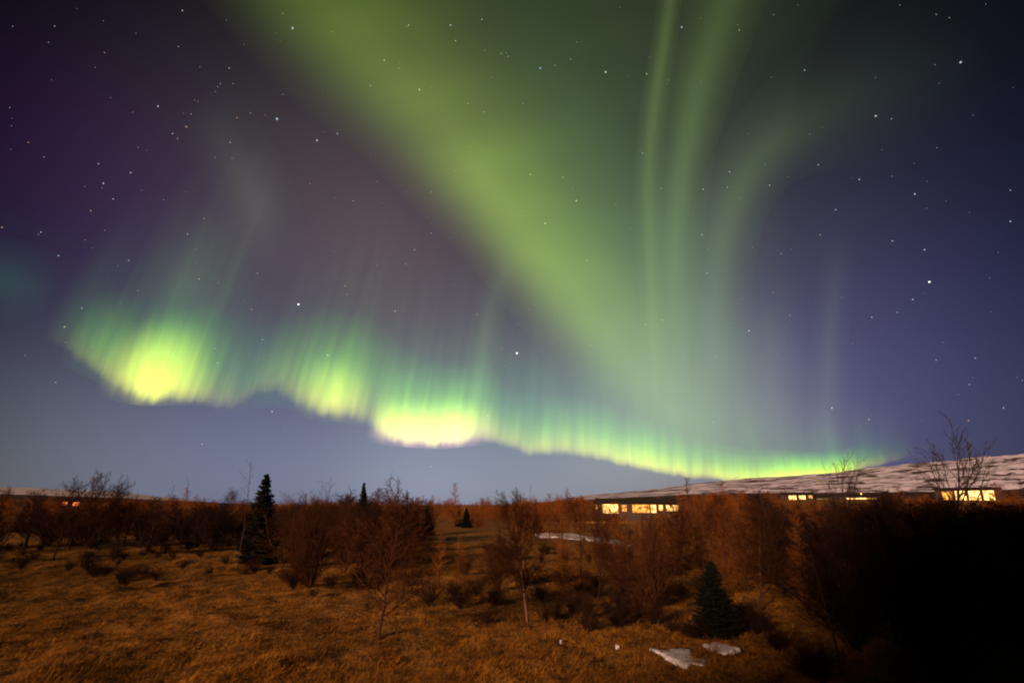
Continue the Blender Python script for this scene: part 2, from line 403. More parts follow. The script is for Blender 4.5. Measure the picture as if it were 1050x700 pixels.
for k, c, e in [('w', (.85, .93, 1.0), .62), ('b', (.55, .75, 1.0), .7), ('o', (1.0, .50, .30), .6), ('y', (1.0, .85, .62), .62), ('B', (.92, .96, 1.0), 2.2)]:
    me = mesh('star', sv, sf, True); me.materials.append(starmat('starlight', c, e)); SM[k] = me
SD = 60000.0
SHARED = {'w': ('small white star among many in the night sky', 'small white stars'), 'b': ('small bluish star in the night sky', 'small bluish stars'),
          'o': ('small orange star in the night sky', 'small orange stars'), 'y': ('small warm white star in the night sky', 'small warm white stars')}
bright = {
 (306,312): 'large white star above the green glow, right of the yellow blob',
 (530,362): 'large bluish-white star in the dark gap left of the broad band',
 (284,122): 'bright blue-white star left of the broad green band',
 (300,29): 'bright white star at the left rim of the band near the top',
 (621,74): 'bright white star in the dark gap left of the thin rays, near the top',
 (591,206): 'upper star of the warm white pair on the right rim of the band',
 (559,229): 'lower star of the warm white pair on the right rim of the band',
 (953,289): 'bright white star in the violet sky at the far right',
 (985,64): 'lone white star in the dark top right corner of the sky',
 (325,144): 'white star on the lower left rim of the broad band beside the blue-white one',
 (898,119): 'white star under the bending pale ray in the upper right sky',
 (853,418): 'white star beside the lone short ray above the snowy hill',
 (768,339): 'warm white star right of the bending ray, mid height',
 (336,364): 'white star right above the small yellow-green knot of the arc',
 (279,422): 'white star just below the low arc, right of the yellow blob',
 (430,92): 'warm white star inside the upper part of the broad band',
 (191,130): 'brightest orange star in the dark upper left sky',
 (554,70): 'small blue star near the top, left of the bright white one',
 (699,28): 'white star beside the thin sharp ray at the top edge',
 (679,328): 'orange star between the two thin rays',
 (405,319): 'bluish star above the glaring patch of the arc in the mauve sky',
}
stars = [(187,11,'y',.8),(300,29,'w',1.3),(56,27,'w',.5),(235,70,'w',.7),(226,86,'w',.5),(223,89,'w',.5),(221,94,'o',.5),(239,86,'o',.6),(162,109,'w',.9),(191,130,'o',1.05),
(177,137,'w',.7),(182,142,'y',.6),(196,117,'w',.5),(243,121,'o',.75),(257,116,'w',.6),(284,122,'b',1.6),(236,146,'o',.95),(325,144,'w',1.2),(346,137,'w',.8),(101,168,'w',.7),(134,177,'w',.8),
(106,188,'w',.9),(116,204,'w',.7),(93,216,'o',.8),(42,238,'w',.7),(2,233,'o',.8),(192,240,'w',.7),(209,224,'w',.6),(318,188,'o',.6),(238,162,'o',.5),(290,14,'y',.6),(29,146,'o',.6),(45,161,'o',.6),
(107,54,'w',.5),(183,48,'w',.5),(290,97,'w',.5),(203,104,'o',.5),(136,115,'o',.5),(419,26,'y',.8),(462,26,'w',1.0),(494,20,'y',.7),(467,42,'y',.8),(394,62,'y',.9),(409,70,'w',.6),(430,92,'y',1.1),
(554,70,'b',1.1),(621,74,'w',1.35),(663,76,'y',.9),(699,28,'w',1.0),(585,61,'w',.6),(569,67,'w',.6),(521,58,'w',.6),(514,55,'y',.6),(480,106,'w',.6),(496,115,'w',.6),(544,179,'y',.9),(591,206,'y',1.2),
(559,229,'y',1.25),(577,182,'w',.7),(442,197,'y',.6),(442,239,'w',.7),(659,157,'w',.7),(678,193,'w',.6),(362,206,'w',.6),(386,186,'o',.5),(380,88,'y',.6),(467,175,'o',.6),(985,64,'w',1.2),(898,119,'w',1.15),
(825,72,'w',.8),(758,31,'y',.7),(748,176,'w',.8),(721,194,'b',.9),(746,192,'w',.7),(789,190,'w',.7),(839,169,'w',.7),(881,184,'w',.9),(938,199,'w',1.0),(857,215,'w',.7),(720,241,'w',.8),(841,241,'o',.8),
(915,247,'w',.8),(1036,227,'w',.8),(1036,195,'w',.6),(914,122,'b',.6),(960,15,'w',.5),(60,262,'b',.8),(132,267,'w',.7),(204,286,'w',.8),(306,312,'B',1.3),(84,316,'y',.7),(66,335,'y',.9),(258,317,'o',.9),
(269,348,'w',.8),(336,364,'w',1.15),(279,422,'w',1.1),(57,392,'w',.6),(207,455,'w',.8),(220,357,'w',.6),(223,372,'w',.7),(264,280,'w',.6),(425,256,'b',.8),(416,271,'w',.6),(354,293,'o',.9),(356,302,'o',.8),
(405,319,'b',1.05),(489,322,'w',.6),(530,362,'B',1.35),(515,357,'w',.6),(518,375,'w',.5),(602,267,'w',.8),(679,328,'o',1.05),(662,333,'b',.8),(605,354,'y',.7),(460,380,'w',.5),(500,426,'w',.9),(503,385,'w',.5),
(442,478,'w',.9),(655,432,'o',.6),(627,426,'o',.6),(948,256,'w',.9),(953,289,'B',1.1),(936,307,'w',.9),(894,325,'w',.8),(920,320,'w',.6),(768,339,'y',1.1),(725,280,'w',.8),(810,323,'o',.7),(734,365,'w',.6),
(853,418,'w',1.15),(891,430,'w',.8),(732,433,'y',.8),(994,394,'o',.8),(993,431,'o',.8),(1029,418,'w',.7),(1000,367,'w',.7),(960,369,'w',.6),(793,300,'o',.6),(801,260,'w',.6),(863,305,'o',.5)]
def star(px, py, k, s, label, group):
    o = bpy.data.objects.new('star', SM[k]); C.objects.link(o); o.location = at(px, py, SD)
    dist = (o.location).length; r = dist/FPX*.60*s; o.scale = (r, r, r)
    tag(o, label, 'star', group)
for x, y, k, s in stars:
    if (x, y) in bright: star(x, y, k, s, bright[(x, y)], 'bright stars')
    else: star(x, y, k, s*.95, *SHARED['w' if k == 'B' else k])
for i in range(190):
    x, y = random.uniform(0, 1050), random.uniform(-5, 440)
    star(x, y, random.choice('wwoyb'), random.uniform(.28, .42), 'tiny faint star hardly visible in the night sky', 'tiny faint stars')

# ------------------------------------------------------------------ vegetation materials
def barkmat(name, lo, hi, sc=6):
    m = Mat(name, .9); f = m.noise(sc, 4); oi = m.n('ShaderNodeObjectInfo')
    c = m.ramp(f, [(.3, lo), (.7, hi)])
    hsv = m.n('ShaderNodeHueSaturation'); mm = m.n('ShaderNodeMapRange'); m.l(oi.outputs['Random'], mm.inputs[0]); mm.inputs[3].default_value = .65; mm.inputs[4].default_value = 1.35
    m.l(mm.outputs[0], hsv.inputs['Value']); m.l(c, hsv.inputs['Color']); return m.col(hsv.outputs[0])
M_twig = barkmat('birch_twigs', (.032, .011, .004), (.085, .028, .007))
M_twig2 = barkmat('larch_twigs', (.12, .036, .006), (.28, .092, .012))
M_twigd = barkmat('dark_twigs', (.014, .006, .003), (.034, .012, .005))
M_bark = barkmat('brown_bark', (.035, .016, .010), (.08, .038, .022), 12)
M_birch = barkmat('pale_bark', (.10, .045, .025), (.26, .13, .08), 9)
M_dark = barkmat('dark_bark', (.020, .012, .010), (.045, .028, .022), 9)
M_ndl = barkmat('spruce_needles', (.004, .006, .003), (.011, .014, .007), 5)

class TB:
    def __init__(s): s.v = []; s.f = []
    def tube(s, pts, rs, n=3):
        b = len(s.v)
        for i, p in enumerate(pts):
            d = (pts[min(i+1, len(pts)-1)]-pts[max(i-1, 0)]).normalized()
            a = d.orthogonal().normalized(); c = d.cross(a)
            for k in range(n):
                t = 2*math.pi*k/n; s.v.append(p+(a*math.cos(t)+c*math.sin(t))*rs[i])
        for i in range(len(pts)-1):
            for k in range(n):
                k2 = (k+1) % n; s.f.append((b+i*n+k, b+i*n+k2, b+(i+1)*n+k2, b+(i+1)*n+k))
    def me(s, name): return mesh(name, s.v, s.f, True)

def grow(tb, rnd, p, d, L, r, level, maxlevel, o):
    n = o['seg'][level]; pts = [p.copy()]; rs = [r]; q = p.copy(); dd = d.copy(); st = L/n
    for i in range(n):
        dd = (dd+Vector((rnd.gauss(0, 1), rnd.gauss(0, 1), rnd.gauss(0, 1)))*o['wob'][level]+Vector((0, 0, o['up'][level]))).normalized()
        q = q+dd*st; pts.append(q.copy()); rs.append(r*(1-(i+1)/n*(1-o['tip'])))
    tb[min(level, 1)].tube(pts, rs, o['sides'][level])
    if level >= maxlevel: return
    k = o['kids'][level]; k = int(k*(.8+.4*rnd.random()))
    for j in range(k):
        t = o['start'][level]+(1-o['start'][level])*(j+rnd.random())/k
        t = min(t, .98); x = t*n; i = int(x); f = x-i; bp = pts[i].lerp(pts[i+1], f); bd = (pts[i+1]-pts[i]).normalized()
        a = bd.orthogonal().normalized(); a.rotate(__import__('mathutils').Quaternion(bd, rnd.uniform(0, 6.283)))
        ang = R(o['ang'][level]*(.75+.5*rnd.random())); nd = (bd*math.cos(ang)+a*math.sin(ang)).normalized()
        ln = L*o['len'][level]*(1-o['taper'][level]*t)*(.7+.6*rnd.random())
        grow(tb, rnd, bp, nd, ln, max(rs[i]*o['rad'][level], o['rmin']), level+1, maxlevel, o)

def bare(kind, seed):
    """returns (trunk mesh, crown mesh) for a tree one unit tall-ish, real size about 4 m"""
    rnd = random.Random(seed); tb = [TB(), TB()]
    if kind == 'birch':      # rounded crown of fine rising twigs
        o = dict(seg=[9, 6, 4, 3], wob=[.05, .15, .22, .26], up=[.03, .05, .06, .05], tip=.25, sides=[6, 4, 3, 3], kids=[54, 11, 6, 0], start=[.17, .2, .15, 0],
                 ang=[48, 38, 36, 0], len=[.52, .46, .5, 0], taper=[.66, .5, .4, 0], rad=[.42, .5, .6, 0], rmin=.0066)
        grow(tb, rnd, Vector((0, 0, -.15)), Vector((rnd.gauss(0, .04), rnd.gauss(0, .04), 1)).normalized(), 4.0, .050, 0, 3, o)
    elif kind == 'larch':    # straight pole, narrow, short fine side twigs
        o = dict(seg=[9, 4, 3], wob=[.03, .12, .22], up=[.02, .05, .03], tip=.15, sides=[6, 3, 3], kids=[95, 17, 0], start=[.06, .1, 0],
                 ang=[68, 48, 0], len=[.30, .36, 0], taper=[.80, .4, 0], rad=[.3, .6, 0], rmin=.0068)
        grow(tb, rnd, Vector((0, 0, -.15)), Vector((0, 0, 1)), 4.1, .045, 0, 2, o)
    elif kind == 'willow':   # many stems from the foot
        o = dict(seg=[7, 4, 3], wob=[.13, .2, .26], up=[.05, .05, .04], tip=.3, sides=[4, 3, 3], kids=[17, 9, 0], start=[.12, .15, 0],
                 ang=[32, 36, 0], len=[.46, .45, 0], taper=[.45, .4, 0], rad=[.55, .6, 0], rmin=.0068)
        for k in range(17):
            a = rnd.uniform(0, 6.283); t = rnd.uniform(.05, .6)
            grow(tb, rnd, Vector((math.cos(a)*.12*t, math.sin(a)*.12*t, -.12)), Vector((math.cos(a)*t, math.sin(a)*t, 1)).normalized(), rnd.uniform(2.3, 3.9), rnd.uniform(.016, .028), 0, 2, o)
    elif kind == 'ash':      # tall, open, ascending limbs, bold twigs
        o = dict(seg=[8, 8, 6, 4], wob=[.05, .07, .10, .12], up=[.02, .045, .05, .04], tip=.22, sides=[7, 5, 4, 3], kids=[17, 8, 4, 0], start=[.16, .3, .25, 0],
                 ang=[30, 28, 28, 0], len=[.78, .42, .45, 0], taper=[.45, .4, .3, 0], rad=[.6, .6, .65, 0], rmin=.014)
        grow(tb, rnd, Vector((0, 0, -.2)), Vector((.02, 0, 1)).normalized(), 5.2, .095, 0, 3, o)
    elif kind == 'sapling':
        o = dict(seg=[8, 4, 3], wob=[.05, .1, .15], up=[.03, .06, .04], tip=.2, sides=[4, 3, 3], kids=[16, 4, 0], start=[.3, .2, 0],
                 ang=[36, 32, 0], len=[.24, .4, 0], taper=[.6, .4, 0], rad=[.5, .6, 0], rmin=.0055)
        grow(tb, rnd, Vector((0, 0, -.15)), Vector((rnd.gauss(0, .05), rnd.gauss(0, .05), 1)).normalized(), 4.4, .030, 0, 2, o)
    a, b = tb[0].me('trunk'), tb[1].me('crown')
    h = max(max(p.z for p in tb[0].v), max(p.z for p in tb[1].v))
    for me in (a, b):
        co = np.zeros(len(me.vertices)*3, np.float32); me.vertices.foreach_get('co', co); co /= h; me.vertices.foreach_set('co', co); me.update()
    return a, b

def spruce(seed, lush=1.0):
    rnd = random.Random(seed); t = TB(); c = TB()
    t.tube([Vector((0, 0, -.04)), Vector((0, 0, .5)), Vector((0, 0, 1))], [.020, .012, .002], 6)
    z = .03
    while z < .985:
        k = (1-z); n = int(7+7*k)
        for j in range(n):
            a = rnd.uniform(0, 6.283); L = (.30*k**.85+.014)*(.62+.6*rnd.random())*lush
            d = Vector((math.cos(a), math.sin(a), 0)); dr = -.28*k+.25*(1-k)
            p0 = Vector((0, 0, z+rnd.uniform(-.01, .01))); pts = [p0+d*L*s+Vector((0, 0, L*(dr*s+.35*s*s*k))) for s in (0, .35, .7, 1)]
            c.tube(pts, [.004, .003, .002, .001], 3)
            side = Vector((-d.y, d.x, 0))
            for s in np.linspace(.15, 1, int(5+16*L/.3)):
                pp = p0+d*L*s+Vector((0, 0, L*(dr*s+.35*s*s*k))); w = L*.36*(1.15-s)+.012
                for sg in (-1, 1, 0):
                    tip = pp+side*sg*w*(.7+.5*rnd.random())+d*w*.5+Vector((0, 0, rnd.uniform(-.018, .006)-(.014 if sg == 0 else 0)))
                    u = (tip-pp); nn = Vector((rnd.gauss(0, 1), rnd.gauss(0, 1), rnd.gauss(0, 1))).cross(u)
                    if nn.length < 1e-6: continue
                    nn = nn.normalized()*.0055; b = len(c.v)
                    c.v += [pp-nn*.5, pp.lerp(tip, .5)-nn, tip, pp.lerp(tip, .5)+nn]; c.f.append((b, b+1, b+2, b+3))
        z += .016+.010*k
    return t.me('trunk'), c.me('crown')

def joined(a, b, ma, mb):
    va = [v.co.copy() for v in a.vertices]; vb = [v.co.copy() for v in b.vertices]
    fa = [tuple(p.vertices) for p in a.polygons]; fb = [tuple(i+len(va) for i in p.vertices) for p in b.polygons]
    me = mesh('tree', va+vb, fa+fb, True); me.materials.append(ma); me.materials.append(mb)
    me.polygons.foreach_set('material_index', [0]*len(fa)+[1]*len(fb)); return me

PROTO = {}; FAR = {}
NAMES = {'birch': 'birch_tree', 'larch': 'larch_tree', 'willow': 'willow_shrub', 'ash': 'ash_tree', 'sapling': 'young_tree', 'spruce': 'spruce_tree'}
TM = {'birch': (M_bark, M_twig), 'larch': (M_bark, M_twig2), 'willow': (M_twig, M_twig), 'ash': (M_dark, M_dark), 'sapling': (M_bark, M_twig), 'spruce': (M_dark, M_ndl)}
for kind, ns in [('birch', 4), ('larch', 4), ('willow', 4), ('ash', 2), ('sapling', 3), ('spruce', 2)]:
    for s in range(ns):
        a, b = spruce(50+s, 1.0 if s else .85) if kind == 'spruce' else bare(kind, 100*s+len(kind))
        PROTO[(kind, s)] = (a, b)
        FAR[(kind, s)] = joined(a, b, *TM[kind])
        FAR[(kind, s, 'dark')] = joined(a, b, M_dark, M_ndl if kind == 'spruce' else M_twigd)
def tree(kind, s, loc, h, label, group=None, rz=None, wide=1.0, mats=None, cat=None):
    """a tree with its parts: trunk and crown"""
    root = empty(NAMES[kind], loc, random.uniform(0, 6.28) if rz is None else rz, (h*wide, h*wide, h))
    tag(root, label, cat or ('shrub' if kind == 'willow' else 'tree'), group)
    a, b = PROTO[(kind, s)]; ma, mb = mats or TM[kind]
    for nm, me, m in (('trunk' if kind != 'willow' else 'stems', a, ma), ('crown', b, mb)):
        c = link(nm, me, None, root)
        if not me.materials: me.materials.append(m)
        c.material_slots[0].link = 'OBJECT'; c.material_slots[0].material = m
    return root
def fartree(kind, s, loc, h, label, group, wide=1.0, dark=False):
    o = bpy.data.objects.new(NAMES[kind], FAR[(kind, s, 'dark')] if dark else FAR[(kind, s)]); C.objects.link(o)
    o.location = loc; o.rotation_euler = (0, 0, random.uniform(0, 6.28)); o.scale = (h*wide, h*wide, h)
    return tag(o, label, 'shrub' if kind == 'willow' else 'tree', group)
def hfor(loc, px, pytop):
    d = pdir(px, pytop); D = math.hypot(loc.x, loc.y); return EYE+d.z/math.hypot(d.x, d.y)*D-loc.z

named = [ # kind, seed, base px, base py, top py, width, label, mats
 ('birch', 0, 388, 655, 486, 1.10, 'nearest bare birch, round crowned, standing alone in the grass left of the middle', None),
 ('birch', 1, 541, 636, 498, .95, 'bare birch with pale lit lower trunk in the grass at the middle', (M_birch, M_twig)),
 ('spruce', 0, 263, 578, 485, .95, 'tallest dark spruce, pointed against the sky left of the middle', None),
 ('spruce', 1, 735, 652, 574, 1.22, 'squat dark spruce standing in the grass by the two snow patches', None),
 ('spruce', 0, 369, 560, 494, .60, 'slim spruce whose top pokes above the brush, right of the tallest spruce', None),
 ('spruce', 1, 437, 549, 519, 1.0, 'small dark spruce at the far edge of the clearing', None),
 ('ash', 0, 983, 566, 424, 1.05, 'big bare tree with spreading limbs in front of the snowy hill at the right', None),
 ('ash', 1, 872, 560, 462, .9, 'thin bare tree rising before the snowy hill, left of the big bare one', None),
 ('sapling', 0, 243, 585, 470, .9, 'tall thin bare tree just left of the tallest spruce', None),
 ('willow', 0, 318, 606, 486, .95, 'broad many-stemmed bare shrub right of the tallest spruce', None),
 ('birch', 2, 55, 574, 484, .95, 'first bushy bare tree against the snow strip at the far left', None),
 ('birch', 3, 86, 572, 478, .75, 'second bushy bare tree from the left against the snow strip', None),
 ('birch', 0, 121, 570, 486, .85, 'third bare tree from the left, its top over the end of the snow strip', None),
 ('sapling', 1, 165, 566, 492, .9, 'short thin bare tree left of the spindly one', None),
 ('sapling', 2, 184, 562, 484, .7, 'spindly bare tree with a needle-thin top over the left brush', None),
 ('larch', 0, 450, 602, 545, 1.0, 'left one of two slim young larches in the clearing', None),
 ('larch', 1, 472, 600, 547, .9, 'right one of two slim young larches in the clearing', None),
 ('larch', 2, 578, 610, 520, .9, 'slim larch just right of the birch with the pale trunk', None),
 ('larch', 3, 597, 604, 518, .9, 'slim larch in front of the far snow patch', None),
 ('birch', 1, 613, 616, 516, .8, 'bare birch below the left end of the lit house', None),
 ('willow', 1, 655, 622, 508, .85, 'bushy bare shrub straight below the lit house', None),
 ('birch', 2, 676, 640, 520, .85, 'bare birch to the left of the squat spruce', None),
 ('willow', 2, 512, 606, 540, .9, 'low bare shrub to the left of the birch with the pale trunk', None),
 ('birch', 3, 700, 606, 507, .9, 'bare birch behind the squat spruce, to its left', None),
 ('larch', 1, 722, 598, 505, 1.0, 'larch standing behind the squat spruce', None),
 ('birch', 0, 781, 626, 503, .9, 'bare birch to the right of the squat spruce', None),
 ('sapling', 0, 545, 565, 497, .7, 'thin far sapling topping the tree line above the birch with the pale trunk', None),
 ('sapling', 2, 392, 575, 482, .8, 'thin forked sapling showing above the crown of the nearest birch', None),
 ('willow', 3, 352, 588, 506, .9, 'bare shrub between the broad shrub and the nearest birch', None),
 ('willow', 1, 418, 585, 530, .9, 'low bare shrub right behind the nearest birch', None),
 ('larch', 0, 640, 598, 512, 1.0, 'larch between the birch and the bushy shrub below the lit house', None),
 ('willow', 0, 300, 604, 556, 1.1, 'low tangled shrub at the foot of the tallest spruce', None),
]
for kind, s, bx, by, ty, w, lab, mats in named:
    g = gp(bx, by); tree(kind, s, g, hfor(g, bx, ty), lab, {'spruce': 'spruces', 'ash': 'bare trees before the hill'}.get(kind, 'bare trees and shrubs of the clearing'), wide=w, mats=mats)

# random brush: places taken from a density plan on the ground
used = [(gp(n[2], n[3]).x, gp(n[2], n[3]).y) for n in named]
def free(x, y, r):
    return all((x-a)**2+(y-b)**2 > r*r for a, b in used)
def clear_y(px):      # lower limit (pixel) of the brush = upper limit of the open grass
    return float(np.interp(px, [0, 100, 200, 240, 290, 340, 400, 430, 440, 505, 530, 640, 700, 740, 790, 830, 870, 1050], [566, 566, 562, 566, 592, 600, 585, 560, 547, 545, 556, 596, 612, 618, 645, 672, 692, 705]))
GL = {'left': ('brown bare shrub or young tree in the dark brush along the left meadow edge', 'bare brush at the left'),
      'right': ('dark leafless shrub in the dense thicket filling the right foreground', 'dark thicket at the right'),
      'far': ('reddish brown bare tree in the far wood along the horizon', 'bare trees of the far wood'),
      'mid': ('slim brown leafless tree around the clearing below the lit house', 'slim bare trees round the clearing')}
def scatter(n, xr, dr, key, kinds, top, sep, dark=False, wide=(1.0, 1.5)):
    made = 0; tries = 0
    while made < n and tries < n*60:
        tries += 1
        px = random.uniform(*xr); d = dr[0]+(dr[1]-dr[0])*random.random()**.8
        dd = pdir(px, 517); x, y = dd.x/math.hypot(dd.x, dd.y)*d, dd.y/math.hypot(dd.x, dd.y)*d
        z = float(tz(x, y)); v = math.degrees(math.atan2(EYE-z, d)); 
        # pixel row of the foot
        f = Vector((x, y, z-EYE)); cp, sp = math.cos(PITCH), math.sin(PITCH); zc = f.y*cp+f.z*sp; yc = -f.y*sp+f.z*cp; py = 350-FPX*yc/zc; pxx = 525+FPX*f.x/zc
        if (540 < pxx < 645 and 549 < py < 580 and random.random() < .75) or py > clear_y(pxx) or not free(x, y, sep) or (240 < pxx < 286 and py > 560): continue
        used.append((x, y)); k = random.choice(kinds); s = random.randrange({'birch': 4, 'larch': 4, 'willow': 4, 'sapling': 3, 'spruce': 2}[k])
        tp = top(pxx)+random.gauss(0, 2.6)+ (random.random()<.24)*random.uniform(-15, -3)
        h = max(1.2, hfor(Vector((x, y, z)), pxx, tp))
        if h < 1.3: continue
        if key == 'mid' or (key in ('left',) and d < 37): tree(k, s, (x, y, z), h, *GL[key], wide=random.uniform(*wide))
        else: fartree(k, s, (x, y, z), h, *GL[key], wide=random.uniform(*wide), dark=dark)
        made += 1
skyl = lambda px: float(np.interp(px, [0, 60, 66, 82, 88, 200, 300, 420, 520, 560, 590, 610, 620, 690, 700, 760, 800, 808, 895, 905, 960, 975, 1010, 1020, 1050], [510, 512, 521, 521, 512, 514, 514, 512, 513, 511, 508, 512, 524, 524, 507, 506, 509, 516, 516, 510, 511, 515, 515, 511, 511]))
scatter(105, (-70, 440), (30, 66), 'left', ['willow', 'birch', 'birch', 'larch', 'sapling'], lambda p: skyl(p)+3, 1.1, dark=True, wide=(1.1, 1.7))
scatter(80, (530, 840), (19, 58), 'mid', ['larch', 'larch', 'sapling', 'birch'], lambda p: skyl(p)+5+random.uniform(0, 8), 1.3, wide=(.6, 1.0))
scatter(16, (395, 560), (50, 66), 'mid', ['larch', 'sapling'], lambda p: skyl(p)+7, 1.3, wide=(.6, 1.0))
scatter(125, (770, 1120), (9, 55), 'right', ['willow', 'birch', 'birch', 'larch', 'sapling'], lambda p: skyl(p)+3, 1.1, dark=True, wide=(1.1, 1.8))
scatter(170, (-60, 1110), (60, 118), 'far', ['larch', 'birch', 'larch', 'sapling', 'larch'], lambda p: skyl(p)-1, 1.5, wide=(.8, 1.3))
for px, py, tp in [(408, 543, 521), (478, 541, 520), (470, 540, 523), (20, 545, 519), (150, 545, 521)]:
    g = gp(px, py); fartree('spruce', random.randrange(2), g, max(2, hfor(g, px, tp)), 'small dark spruce in the far wood', 'small spruces of the far wood', 1.1)
# the wood behind that: one mass
V = []; F = []; off = 0
src = []
for k in [('larch', 0), ('larch', 2), ('birch', 1), ('willow', 2)]:
    me = PROTO[k][1]; co = np.zeros(len(me.vertices)*3, np.float32); me.vertices.foreach_get('co', co); co = co.reshape(-1, 3)
    q = np.zeros(len(me.polygons)*4, np.int32); me.polygons.foreach_get('vertices', q) if False else None
    q = np.array([p.vertices[:] for p in me.polygons], np.int32)
    keep = rng.random(len(q)) < .45; src.append((co, q[keep]))
for i in range(620):
    px = random.uniform(-80, 1130); d = random.uniform(115, 250); dd = pdir(px, 517); hh = math.hypot(dd.x, dd.y); x, y = dd.x/hh*d, dd.y/hh*d
    z = float(tz(x, y)); h = hfor(Vector((x, y, z)), px, skyl(px)+random.gauss(0, 2.4))
    if 606 < px < 705 and d > 162: h = hfor(Vector((x, y, z)), px, 510.5+random.gauss(0, 1.2))
    elif 606 < px < 705: h = min(h, 2.0)
    if h < 1.2: continue
    h = min(h, 7)
    co, q = src[random.randrange(len(src))]; a = random.uniform(0, 6.28); w = h*random.uniform(1.2, 1.9)
    c2 = np.stack([(co[:, 0]*math.cos(a)-co[:, 1]*math.sin(a))*w+x, (co[:, 0]*math.sin(a)+co[:, 1]*math.cos(a))*w+y, co[:, 2]*h+z], -1)
    V.append(c2); F.append(q+off); off += len(co)
link('distant_wood', npmesh('distant_wood', np.concatenate(V), np.concatenate(F)), M_twig2)
tag(bpy.data.objects['distant_wood'], 'mass of brown leafless wood along the horizon behind the nearer trees', 'wood', kind='stuff')

# ------------------------------------------------------------------ grass
def blades(name, n, dmin, dmax, pxr, lo, hi, w0, mat, seed, label):
    r = np.random.default_rng(seed)
    # tussock centres, then blades round them
    nc = n//26
    px = r.uniform(pxr[0], pxr[1], nc); d = 1/(1/dmax+(1/dmin-1/dmax)*r.random(nc)) * 1.0
    a = np.arctan((px-525)/FPX/math.cos(PITCH)); cx, cy = d*np.sin(a), d*np.cos(a)
    k = np.repeat(np.arange(nc), 26); m = len(k)
    sprd = (.05+.16*r.random(nc))[k]; ang = r.uniform(0, 6.283, m); rad = sprd*np.sqrt(r.random(m))*1.6
    x = cx[k]+rad*np.cos(ang); y = cy[k]+rad*np.sin(ang); z = tz(x, y)-.01
    lean_c = r.uniform(0, 6.283, nc)*0+.9+.9*sn(cx, cy, 21, .35)   # wind-laid direction drifts across the meadow
    la = np.where(r.random(m) < .55, ang, lean_c[k])+r.normal(0, .8, m); L = (lo+(hi-lo)*r.random(m))*(.35+1.5*r.random(nc)**2.2)[k]
    w = w0*(1+d[k]/22)*(.7+.6*r.random(m)); el = r.uniform(.12, .95, m)
    dx, dy = np.cos(la), np.sin(la); sx, sy = -dy, dx
    P = []
    for t, wt, drop in ((0, 1, 0), (.5, .8, .04), (1, .15, .32)):
        hx = L*t*np.cos(el); hz = L*t*np.sin(el)-L*drop*1.0
        hz = np.maximum(hz, .012*t)
        for sg in (-1, 1): P.append(np.stack([x+dx*hx+sx*w*wt*sg*.5, y+dy*hx+sy*w*wt*sg*.5, z+hz], -1))
    Vb = np.stack(P, 1).reshape(-1, 3); b = np.arange(m)[:, None]*6
    Qb = np.concatenate([b+np.array([[0, 1, 3, 2]]), b+np.array([[2, 3, 5, 4]])], 0)
    o = link(name, npmesh(name, Vb, Qb), mat); tag(o, label, 'grass', kind='stuff'); return o
gr = Mat('dead_grass', .85)
g1 = gr.noise(.30, 5); g2 = gr.noise(1.7, 5, dist=1.0); g3 = gr.noise(30, 2)
ca = gr.ramp(g1, [(.36, (.15, .052, .007)), (.62, (.38, .150, .014))])
cb = gr.mix(gr.ramp(g2, [(.41, (0, 0, 0)), (.53, (1, 1, 1))]), (.040, .014, .005), ca)
gr.col(gr.mix(gr.ramp(g3, [(.4, (0, 0, 0)), (.75, (.6, .6, .6))]), cb, (.48, .21, .022)))
blades('dead_grass', 420000, 9.5, 60, (-60, 1110), .07, .24, .0065, gr.m, 5, 'matted dead orange-brown grass covering the meadow')

# ------------------------------------------------------------------ snow patches
snow = Mat('old_snow', .7); s1 = snow.noise(5, 5); snow.col(snow.ramp(s1, [(.35, (.60, .56, .56)), (.65, (.85, .82, .83))])); snow.bump(s1, .03, .6)
def patch(outline, label, thick=.03, seed=0, lift=.05):
    g = [gp(x, y) for x, y in outline]; cx = sum(p.x for p in g)/len(g); cy = sum(p.y for p in g)/len(g)
    rnd = random.Random(seed); n = len(g); K_ = 64; R_ = 10; V = []; per = []
    T = catmull([(p.x, p.y, 0, 0, 0) for p in g+[g[0]]], K_+1)[:-1]
    for i, t in enumerate(T):
        dx, dy = t[0]-cx, t[1]-cy; s = 1+.09*math.sin(i*.71+seed)+.10*math.sin(i*.39+2*seed)+.03*math.sin(i*1.4); per.append((dx*s, dy*s))
    for j in range(R_+1):
        f = j/R_
        for dx, dy in per:
            x, y = cx+dx*f, cy+dy*f; z = float(tz(x, y, False))+lift+thick*(1-f**5)+.015*math.sin(x*5)*math.sin(y*4)-(.22 if j == R_ else 0)
            V.append((x, y, z))
    F = []
    for j in range(R_):
        for i in range(K_):
            i2 = (i+1) % K_; F.append((j*K_+i, (j+1)*K_+i, (j+1)*K_+i2, j*K_+i2))
    o = link('snow_patch', mesh('snow_patch', V, F, True), snow.m); return tag(o, label, 'snow patch', 'snow patches')
patch([(668, 668), (690, 667), (712, 671), (726, 684), (708, 686), (684, 678)], 'nearer left snow patch in the grass below the squat spruce', seed=1)
patch([(720, 663), (742, 662), (758, 668), (750, 672), (728, 671)], 'thin snow patch right beside the nearer one, just below the squat spruce', seed=2)
patch([(546, 548), (575, 547), (600, 550), (598, 554), (570, 551.5), (552, 551)], 'far snow patch behind the birch with the pale trunk', .16, seed=3)
patch([(598, 551), (620, 552), (641, 557), (638, 559.5), (612, 556)], 'far snow sliver to the right of the far snow patch', .16, seed=4)
patch([(574, 658), (576.5, 657.8), (577, 658.8), (574.5, 659)], 'tiny crumb of snow in the grass below the birch with the pale trunk', .02, seed=5, lift=.03)
